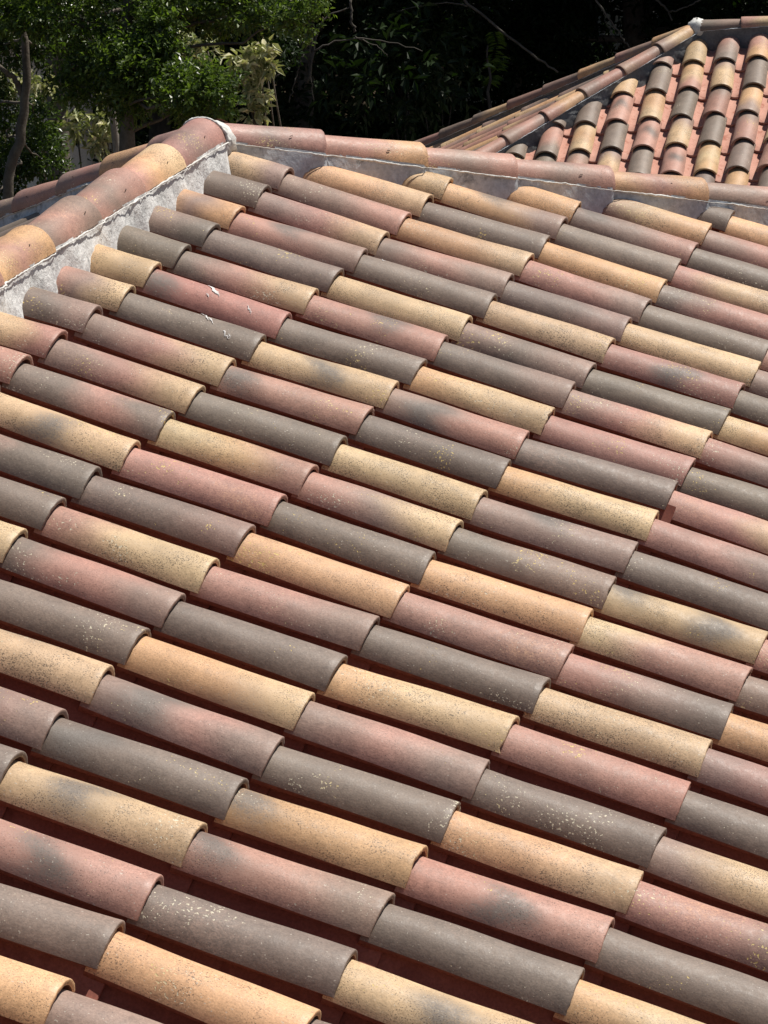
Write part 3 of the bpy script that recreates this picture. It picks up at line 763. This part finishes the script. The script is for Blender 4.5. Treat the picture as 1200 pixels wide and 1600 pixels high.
# ------------------------------------------------------------------ ground and vegetation
gacc = Acc()
gx = np.concatenate([np.linspace(-900, -90, 10), np.linspace(-80, 40, 90), np.linspace(60, 900, 10)])
gy = np.concatenate([np.linspace(-900, -60, 10), np.linspace(-50, 50, 80), np.linspace(60, 900, 10)])
X, Y = np.meshgrid(gx, gy, indexing='ij')
Zg = 0.10 * np.sin(X * 0.31 + 1) * np.sin(Y * 0.27) + 0.05 * np.sin(X * 1.3) * np.sin(Y * 1.1 + 2) - 0.15
gacc.grid(np.stack([X, Y, Zg], -1), 0)
gr = gacc.build('ground', ['soil']); gr['kind'] = 'structure'

def leaves(acc, pos, dirs, size, aspect, r, mi=0, droop=0.0, rnd=None):
    """pointed folded leaves, two triangles and a keel each"""
    n = len(pos); size = np.broadcast_to(size, (n,))
    d = dirs / (np.linalg.norm(dirs, axis=1)[:, None] + 1e-9)
    side = np.cross(d, r.normal(size=(n, 3))); side /= np.linalg.norm(side, axis=1)[:, None] + 1e-9
    # leaves tend to lie flat
    flat = np.cross(d, np.array([0, 0, 1.0])); flat /= np.linalg.norm(flat, axis=1)[:, None] + 1e-9
    side = side * 0.55 + flat * 0.75; side -= (side * d).sum(1)[:, None] * d; side /= np.linalg.norm(side, axis=1)[:, None] + 1e-9
    up = np.cross(side, d)
    L = size[:, None]; w = L * aspect * 0.5
    base = pos; tip = pos + d * L - up * L * droop
    m = pos + d * L * 0.45
    a = m + side * w + up * L * 0.08; b = m - side * w + up * L * 0.08
    V = np.stack([base, a, tip, b], 1).reshape(-1, 3)
    i = np.arange(n)[:, None] * 4
    F = np.concatenate([i + np.array([[0, 1, 2, 2]]), i + np.array([[0, 2, 3, 3]])], 0)
    acc.quads(V, F, mi)
    acc.flat.append((len(V), np.repeat(r.random(n) if rnd is None else rnd, 4)))

def build_leaves(acc, name, mats, parent, **kw):
    o = acc.build(name, mats, parent, smooth=False, **kw)
    rn = np.concatenate([x for _, x in acc.flat])
    a = o.data.attributes.new('rnd', 'FLOAT', 'POINT')
    full = np.zeros(len(o.data.vertices), np.float32); full[-len(rn):] = rn if len(rn) <= len(full) else rn[:len(full)]
    a.data.foreach_set('value', full ** 1.3)
    return o

def spray(acc, blobs, ntw, nlf, tw, size, aspect, r, mi=0, droop=0.1, bias=(0, 0, 0.2), hue=None):
    """twigs with alternate leaves filling ellipsoid clumps; blobs = (centre, (rx, ry, rz), weight)"""
    wt = np.array([b[2] for b in blobs]); wt = wt / wt.sum()
    ci = r.choice(len(blobs), ntw, p=wt)
    C = np.array([b[0] for b in blobs])[ci]; Rr = np.array([b[1] for b in blobs])[ci]
    u = r.normal(size=(ntw, 3)); u /= np.linalg.norm(u, axis=1)[:, None]
    rad = r.random(ntw) ** 0.45
    p = C + u * rad[:, None] * Rr
    d = u * 0.8 + r.normal(size=(ntw, 3)) * 0.5 + np.array(bias); d /= np.linalg.norm(d, axis=1)[:, None]
    hv = r.random(ntw) * 0.6 if hue is None else np.full(ntw, hue)
    P, D, Hh = [], [], []
    for q in range(nlf):
        t = (q + 0.5) / nlf
        s = np.cross(d, r.normal(size=(ntw, 3))); s /= np.linalg.norm(s, axis=1)[:, None]
        P.append(p + d * tw * t + s * tw * 0.02); D.append(d * 0.6 + s * 0.9 + np.array([0, 0, -0.15])); Hh.append(np.clip(hv + 0.25 * r.random(ntw) + 0.15 * t, 0, 1))
    P = np.concatenate(P); D = np.concatenate(D); Hh = np.concatenate(Hh)
    leaves(acc, P, D, size * r.uniform(0.6, 1.25, len(P)), aspect, r, mi, droop, Hh)

def stem(acc, pts, r0, r1, seg=9, mi=0, wob=0.0, n=14, r=None):
    pts = np.array(pts, float)
    t = np.linspace(0, 1, len(pts)); tt = np.linspace(0, 1, n)
    # smooth resample
    P = np.stack([np.interp(tt, t, pts[:, i]) for i in range(3)], 1)
    for _ in range(2):
        P[1:-1] = 0.25 * P[:-2] + 0.5 * P[1:-1] + 0.25 * P[2:]
    if wob and r is not None: P[1:-1] += r.normal(0, wob, (n - 2, 3))
    acc.tube(P, np.linspace(r0, r1, n), seg, mi, 0.06)
    return P

def ground_under(P): return np.array([P[0], P[1], -0.3])

def tree(label, group, D, trunk_px, rad, crown, leafmat, lsize, aspect, ntw, nlf, tw, seed, bark='bark', limbs=(), hue=None, extra=None, droop=0.1, name='tree'):
    """trunk follows photograph pixels at distance D and is carried down to the ground; crown = clumps"""
    r = np.random.default_rng(seed)
    pts = [at(x, y, D) for x, y in trunk_px]
    base = ground_under(pts[0] + (pts[0] - pts[-1]) * 0.15)
    root = empty(name, tuple(base), label, 'tree' if name != 'shrub' else 'shrub', group)
    a = Acc(); stem(a, [base, 0.5 * (base + pts[0]) + r.normal(0, .05, 3)] + pts, rad * 1.5, rad * 0.7, 10, 0, 0.01, 22, r)
    for L, r0, r1 in limbs:
        q = [np.array(p) if len(p) == 3 and not isinstance(p, tuple) else at(*p) for p in L]
        stem(a, q, r0, r1, 7, 0, 0.008, 14, r)
    # limbs reaching from the trunk into each clump
    topp = pts[-1]
    for b in crown:
        c = np.array(b[0]); near_ = min(pts, key=lambda p: np.linalg.norm(p - c))
        stem(a, [near_, 0.5 * (near_ + c) + r.normal(0, 0.08, 3), c], rad * 0.35, rad * 0.08, 6, 0, 0.01, 10, r)
    a.build('trunk', [bark], root)
    a = Acc(); spray(a, crown, ntw, nlf, tw, lsize, aspect, r, 0, droop, hue=hue)
    build_leaves(a, 'crown', [leafmat], root)
    return root

def blob(x, y, D, rx, ry=None, w=None, rd=None):
    """clump rx, ry photograph pixels in half-width at distance D"""
    k = D / FPX; ry = rx if ry is None else ry
    A = rx * k; B = ry * k; Dd = (rd if rd is not None else A)
    return (at(x, y, D), (max(Dd, A * 0.6), A, B), w if w is not None else rx * ry)

# small-leaved tree behind the ridge, in sun
D1 = 23.0
crownA = [blob(230, 110, D1, 60, 45), blob(300, 140, D1 - .3, 55, 30), blob(345, 145, D1 - .4, 35, 16), blob(190, 90, D1, 40, 35), blob(205, 150, D1 + .2, 50, 28),
          blob(320, 172, D1 - .2, 40, 14), blob(120, 130, D1 + .3, 38, 25), blob(250, 50, D1, 22, 45), blob(160, 70, D1 + .3, 30, 25),
          blob(460, 28, D1 - .2, 30, 22), blob(480, 8, D1 - .2, 28, 16), blob(410, 20, D1, 40, 22), blob(350, 20, D1 + .4, 60, 28), blob(250, 5, D1 + .3, 60, 18),
          blob(90, 20, D1 + .4, 70, 28), blob(20, 25, D1 + .4, 40, 25), blob(370, -60, D1 + .5, 130, 50, 5000), blob(150, -80, D1 + .6, 160, 50, 6000), blob(-80, -10, D1 + .5, 90, 80, 4000)]
tree('sunlit tree with small glossy bright green leaves just behind the peak of the near roof', 'trees behind the houses', D1 + 0.3,
     [(205, 290), (198, 210), (190, 150), (200, 60), (215, -90)], 0.05, crownA, 'leaf_small', 0.043, 0.5, 5200, 8, 0.13, 11)
# slim trunks on the far left
crownB = [blob(30, 60, 25.5, 45, 40), blob(10, 20, 25.5, 50, 30), blob(90, 50, 26, 40, 30), blob(-30, 150, 25.6, 30, 60), blob(15, 200, 25.8, 18, 30), blob(70, 250, 26, 30, 25), blob(60, 190, 26.2, 25, 22), blob(20, 250, 26.1, 30, 26), blob(60, 225, 26.3, 30, 20), blob(5, 290, 26.0, 25, 25), blob(0, -90, 26, 120, 50, 5000)]
tree('slim dark tree at the left edge with a crooked forked trunk and sparse leaves', 'trees behind the houses', 25.0,
     [(0, 300), (18, 258), (33, 215), (38, 160), (46, 110), (36, 60), (24, 0), (10, -100)], 0.032, crownB, 'leaf_small', 0.045, 0.5, 2300, 8, 0.14, 12,
     limbs=[([(36, 148, 25.0), (20, 120, 25.0), (-6, 98, 25.0)], 0.024, 0.016)], hue=0.1)
crownC = [blob(100, -70, 28, 110, 60), blob(60, 20, 28.4, 50, 25, 900), blob(150, 40, 28.5, 60, 30), blob(120, 110, 28.6, 40, 30), blob(290, 60, 28.6, 70, 45), blob(380, 70, 28.8, 80, 40), blob(330, 20, 28.5, 100, 35)]
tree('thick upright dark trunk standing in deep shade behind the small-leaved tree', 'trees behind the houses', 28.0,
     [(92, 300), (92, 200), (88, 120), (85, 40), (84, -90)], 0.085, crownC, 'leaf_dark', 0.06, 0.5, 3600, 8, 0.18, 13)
tree('pale smooth leaning trunk running down from the top edge into the leaves', 'trees behind the houses', 24.4,
     [(172, 135), (160, 100), (146, 66), (134, 38), (120, 5), (108, -60)], 0.022, [blob(100, -90, 24.6, 60, 30)], 'leaf_small', 0.045, 0.5, 500, 8, 0.14, 14, bark='palebark')

# croton shrubs with cream and yellow leaves
def croton(label, D, clumps, n, seed, size=0.085):
    r = np.random.default_rng(seed)
    c0 = at(clumps[0][0], clumps[0][1], D); base = ground_under(c0)
    root = empty('shrub', tuple(base), label, 'shrub', 'variegated shrubs under the trees')
    a = Acc()
    for x, y, rx, ry in clumps:
        c = at(x, y, D); stem(a, [base + r.normal(0, .1, 3) * [1, 1, 0], 0.5 * (base + c) + r.normal(0, .15, 3), c], 0.02, 0.006, 6, 0, 0.01, 12, r)
    a.build('stem', ['bark'], root)
    a = Acc(); spray(a, [blob(x, y, D, rx * .7, ry * .7) for x, y, rx, ry in clumps], int(n * .8), 5, 0.07, size, 0.42, r, 0, 0.3, bias=(0.2, 0, 0.0))
    build_leaves(a, 'foliage', ['leaf_croton'], root)
croton('tall shrub with large drooping cream and yellow leaves right of the sunlit tree', 25.0, [(405, 80, 22, 10), (415, 100, 12, 18), (385, 105, 25, 20), (375, 85, 18, 12), (400, 150, 14, 22), (395, 180, 12, 12), (418, 68, 8, 5)], 120, 21)
croton('smaller pale-leaved shrub showing behind the top of the sunlit tree', 26.0, [(290, 72, 22, 12), (305, 92, 14, 10), (325, 80, 14, 12)], 50, 22)
croton('yellow-leaved shrub low behind the ridge between two trunks', 26.5, [(158, 212, 16, 10), (155, 228, 14, 12), (172, 155, 8, 8), (165, 190, 15, 18), (120, 200, 12, 20)], 80, 23)
croton('pale variegated shrub at the left edge of the picture', 27.0, [(8, 35, 10, 18), (10, 130, 12, 20), (5, 225, 8, 22), (30, 142, 10, 8), (62, 130, 12, 22), (55, 175, 12, 16), (60, 200, 14, 14)], 90, 24, 0.1)

# dark trees further back
def back_tree(label, x, D, seed, rad=0.1, n=2200, lean=0, ytop=-250, clumps=None, leafmat='leaf_dark', lsize=0.11):
    r = np.random.default_rng(seed)
    k = D / FPX
    cr = clumps or []
    if not clumps:
        for q in range(11):
            cr.append(blob(x + r.uniform(-170, 170), r.uniform(-420, 60), D + r.uniform(-1.5, 1.5), r.uniform(70, 120), r.uniform(45, 80), rd=1.0))
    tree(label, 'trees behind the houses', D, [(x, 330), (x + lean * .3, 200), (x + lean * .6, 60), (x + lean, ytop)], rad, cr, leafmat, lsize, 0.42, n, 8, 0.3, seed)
back_tree('dark tree behind the peak of the near roof, its crown lost in shade', 470, 33, 31, 0.10, lean=15)
back_tree('dark tree in deep shade behind the middle of the near hip', 640, 36, 32, 0.12, lean=-20)
back_tree('shaded tree straight behind the lower end of the far hip', 800, 39, 33, 0.11, lean=20)
back_tree('dim grey trunk rising just left of the far roof peak', 995, 37, 34, 0.13, lean=-8)
back_tree('shaded tree behind the ridge at the top right corner', 1150, 38, 35, 0.11, lean=10)
back_tree('dark leafy tree behind the yellow-leaved shrubs on the left', 250, 34, 36, 0.10, lean=-10)
back_tree('dark tree half hidden behind the slim trunks at the left edge', 20, 35, 37, 0.10, lean=10)

# drooping bare branches and vines
def branch(label, runs, seed):
    r = np.random.default_rng(seed); a = Acc()
    p0 = at(*runs[0][0][0])
    for pts, r0, r1 in runs: stem(a, [at(*p) for p in pts], r0, r1, 6, 0, 0.006, 16, r)
    o = a.build('bare_branch', ['twig'], None, origin=p0); tag(o, label, 'branch', 'bare branches hanging in the shade')
branch('thin bare arching branch with fine twigs in the dark gap right of the yellow shrub', [([(490, 80, 30), (520, 65, 30), (560, 58, 30), (610, 66, 30), (660, 80, 30)], .008, .004), ([(480, 130, 30), (490, 80, 30), (497, 40, 30), (515, 22, 30), (545, 12, 30)], .012, .006), ([(555, 57, 30), (590, 72, 30), (605, 88, 30)], .006, .003), ([(488, 60, 30), (484, 110, 30), (490, 160, 30)], .007, .003), ([(548, 0, 30), (549, 30, 30), (555, 50, 30)], .012, .012), ([(430, 122, 30), (455, 100, 30), (475, 85, 30)], .006, .004), ([(452, 160, 30), (462, 120, 30), (470, 95, 30)], .006, .003)], 41)
branch('long straight bare branch slanting down from the top centre towards the far roof', [([(718, -10, 31), (745, 18, 31), (800, 62, 31), (845, 95, 31), (872, 113, 31)], .013, .009), ([(730, 10, 31), (710, 4, 31), (660, 8, 31), (620, 18, 31)], .007, .004)], 42)
branch('bare slanting branch left of the far roof peak, reaching the cap tiles', [([(925, -10, 32), (945, 20, 32), (972, 58, 32), (985, 75, 32)], .011, .008), ([(945, 30, 32), (955, 50, 32), (968, 75, 32)], .005, .003)], 43)
branch('short bare branch crossing the dark right above the far roof peak', [([(1010, -12, 32.5), (1040, 12, 32.5), (1050, 32, 32.5)], .012, .009), ([(1045, 20, 32.5), (1080, 8, 32.5), (1110, -10, 32.5)], .008, .006)], 44)
# palm seedling catching the sun
r = np.random.default_rng(51); c0 = at(772, 95, 33); root = empty('palm_plant', tuple(ground_under(c0)), 'young palm with bright yellow-green leaflets catching the sun in the dark gap', 'palm')
a = Acc(); stem(a, [ground_under(c0), at(765, 160, 33), at(762, 70, 33)], 0.03, 0.008, 7, 0, 0.01, 14, r); a.build('stem', ['bark'], root)
a = Acc()
for (x0, y0, x1, y1) in ((765, 110, 775, 72), (775, 110, 783, 88), (765, 130, 770, 118), (778, 70, 772, 50)):
    p, q = at(x0, y0, 33), at(x1, y1, 33); n = 10
    t = np.linspace(0.1, 1, n)[:, None]; P = np.repeat(p + (q - p) * t, 2, 0)
    d = np.tile(np.array([[0, 0.8, -0.35], [0, -0.8, -0.35]]), (n, 1)) + (q - p)[None] * 0.8 + r.normal(0, .1, (2 * n, 3))
    leaves(a, P, d, 0.11, 0.22, r, 0, 0.1)
build_leaves(a, 'frond', ['leaf_palm'], root)

croton('sparse pale leaves added as specks of light behind the arching bare branch', 35.0, [(580, 25, 12, 20), (600, 60, 20, 20), (640, 90, 30, 12), (560, 130, 8, 40), (660, 120, 20, 25), (700, 40, 15, 30), (715, 110, 12, 25), (625, 15, 20, 8), (690, 150, 12, 15)], 34, 25, 0.06)  # added pale leaves standing in for light showing through gaps in the foliage
# undergrowth: a mass nobody could count
r = np.random.default_rng(61); a = Acc(); bl = []
for D in (32, 36, 41, 46):
    for x in range(-150, 1400, 110):
        bl.append(blob(x + r.uniform(-40, 40), r.uniform(60, 330), D + r.uniform(-1, 1), r.uniform(70, 110), r.uniform(50, 90), rd=0.8))
spray(a, bl, 9000, 7, 0.3, 0.13, 0.4, r, 0, 0.2)
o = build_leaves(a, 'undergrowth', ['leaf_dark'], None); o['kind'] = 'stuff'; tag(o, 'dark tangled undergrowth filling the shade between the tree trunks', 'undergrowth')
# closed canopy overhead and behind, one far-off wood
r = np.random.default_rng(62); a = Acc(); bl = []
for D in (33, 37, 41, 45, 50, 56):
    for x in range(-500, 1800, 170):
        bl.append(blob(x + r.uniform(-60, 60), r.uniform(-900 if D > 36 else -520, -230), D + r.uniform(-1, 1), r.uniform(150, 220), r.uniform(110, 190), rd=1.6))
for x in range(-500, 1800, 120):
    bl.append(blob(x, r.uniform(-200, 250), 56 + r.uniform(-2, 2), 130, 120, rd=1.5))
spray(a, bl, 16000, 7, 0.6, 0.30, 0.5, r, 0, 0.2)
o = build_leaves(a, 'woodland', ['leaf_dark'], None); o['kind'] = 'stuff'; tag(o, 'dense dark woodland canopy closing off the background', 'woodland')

# house glimpsed through the leaves
def glimpse(label, x, y, D, w, h, dpt, roofh):
    c = at(x, y, D); g = empty('house', (c[0], c[1], 0), label, 'house')
    a = Acc(); x0, x1, y0, y1 = c[0] - dpt, c[0], c[1] - w / 2, c[1] + w / 2
    t = 0.2
    a.box((x0, y0, 0), (x1, y1, h)); a.build('wall', ['wall'], g, smooth=False)
    for yy in np.arange(y0 + 1.0, y1 - 1.2, 2.2):
        f = Acc()
        for lo, hi in (((x1, yy, 1.0), (x1 + .05, yy + .06, 2.2)), ((x1, yy + 1.04, 1.0), (x1 + .05, yy + 1.1, 2.2)), ((x1, yy + .06, 1.0), (x1 + .05, yy + 1.04, 1.06)), ((x1, yy + .06, 2.14), (x1 + .05, yy + 1.04, 2.2))): f.box(lo, hi)
        fo_ = f.build('window', ['frame'], g, smooth=False)
        f = Acc(); f.box((x1 + .003, yy + .06, 1.06), (x1 + .02, yy + 1.04, 2.14)); f.build('pane', ['glass'], fo_, smooth=False)
    a = Acc(); e = 0.5; xm = (x0 + x1) / 2
    V = [(x1 + e, y0 - e, h), (x1 + e, y1 + e, h), (xm, y1 + e, h + roofh), (xm, y0 - e, h + roofh), (x0 - e, y0 - e, h), (x0 - e, y1 + e, h)]
    V += [(p[0], p[1], p[2] + 0.15) for p in V]
    a.quads(V, [(6, 7, 8, 9), (9, 8, 11, 10), (0, 3, 2, 1), (3, 4, 5, 2), (0, 1, 7, 6), (4, 10, 11, 5), (0, 6, 9, 3), (3, 9, 10, 4), (1, 2, 8, 7), (2, 5, 11, 8)])
    a.build('roof', ['farroof'], g, smooth=False)
glimpse('white walled garden room glimpsed in pieces through the leaves at the left edge', -40, 120, 31.5, 1.6, 4.1, 1.6, 0.4)
glimpse('house with a pinkish clay roof barely visible through the dark trees at the top', 845, 34, 43, 2.6, 3.0, 2.4, 0.9)
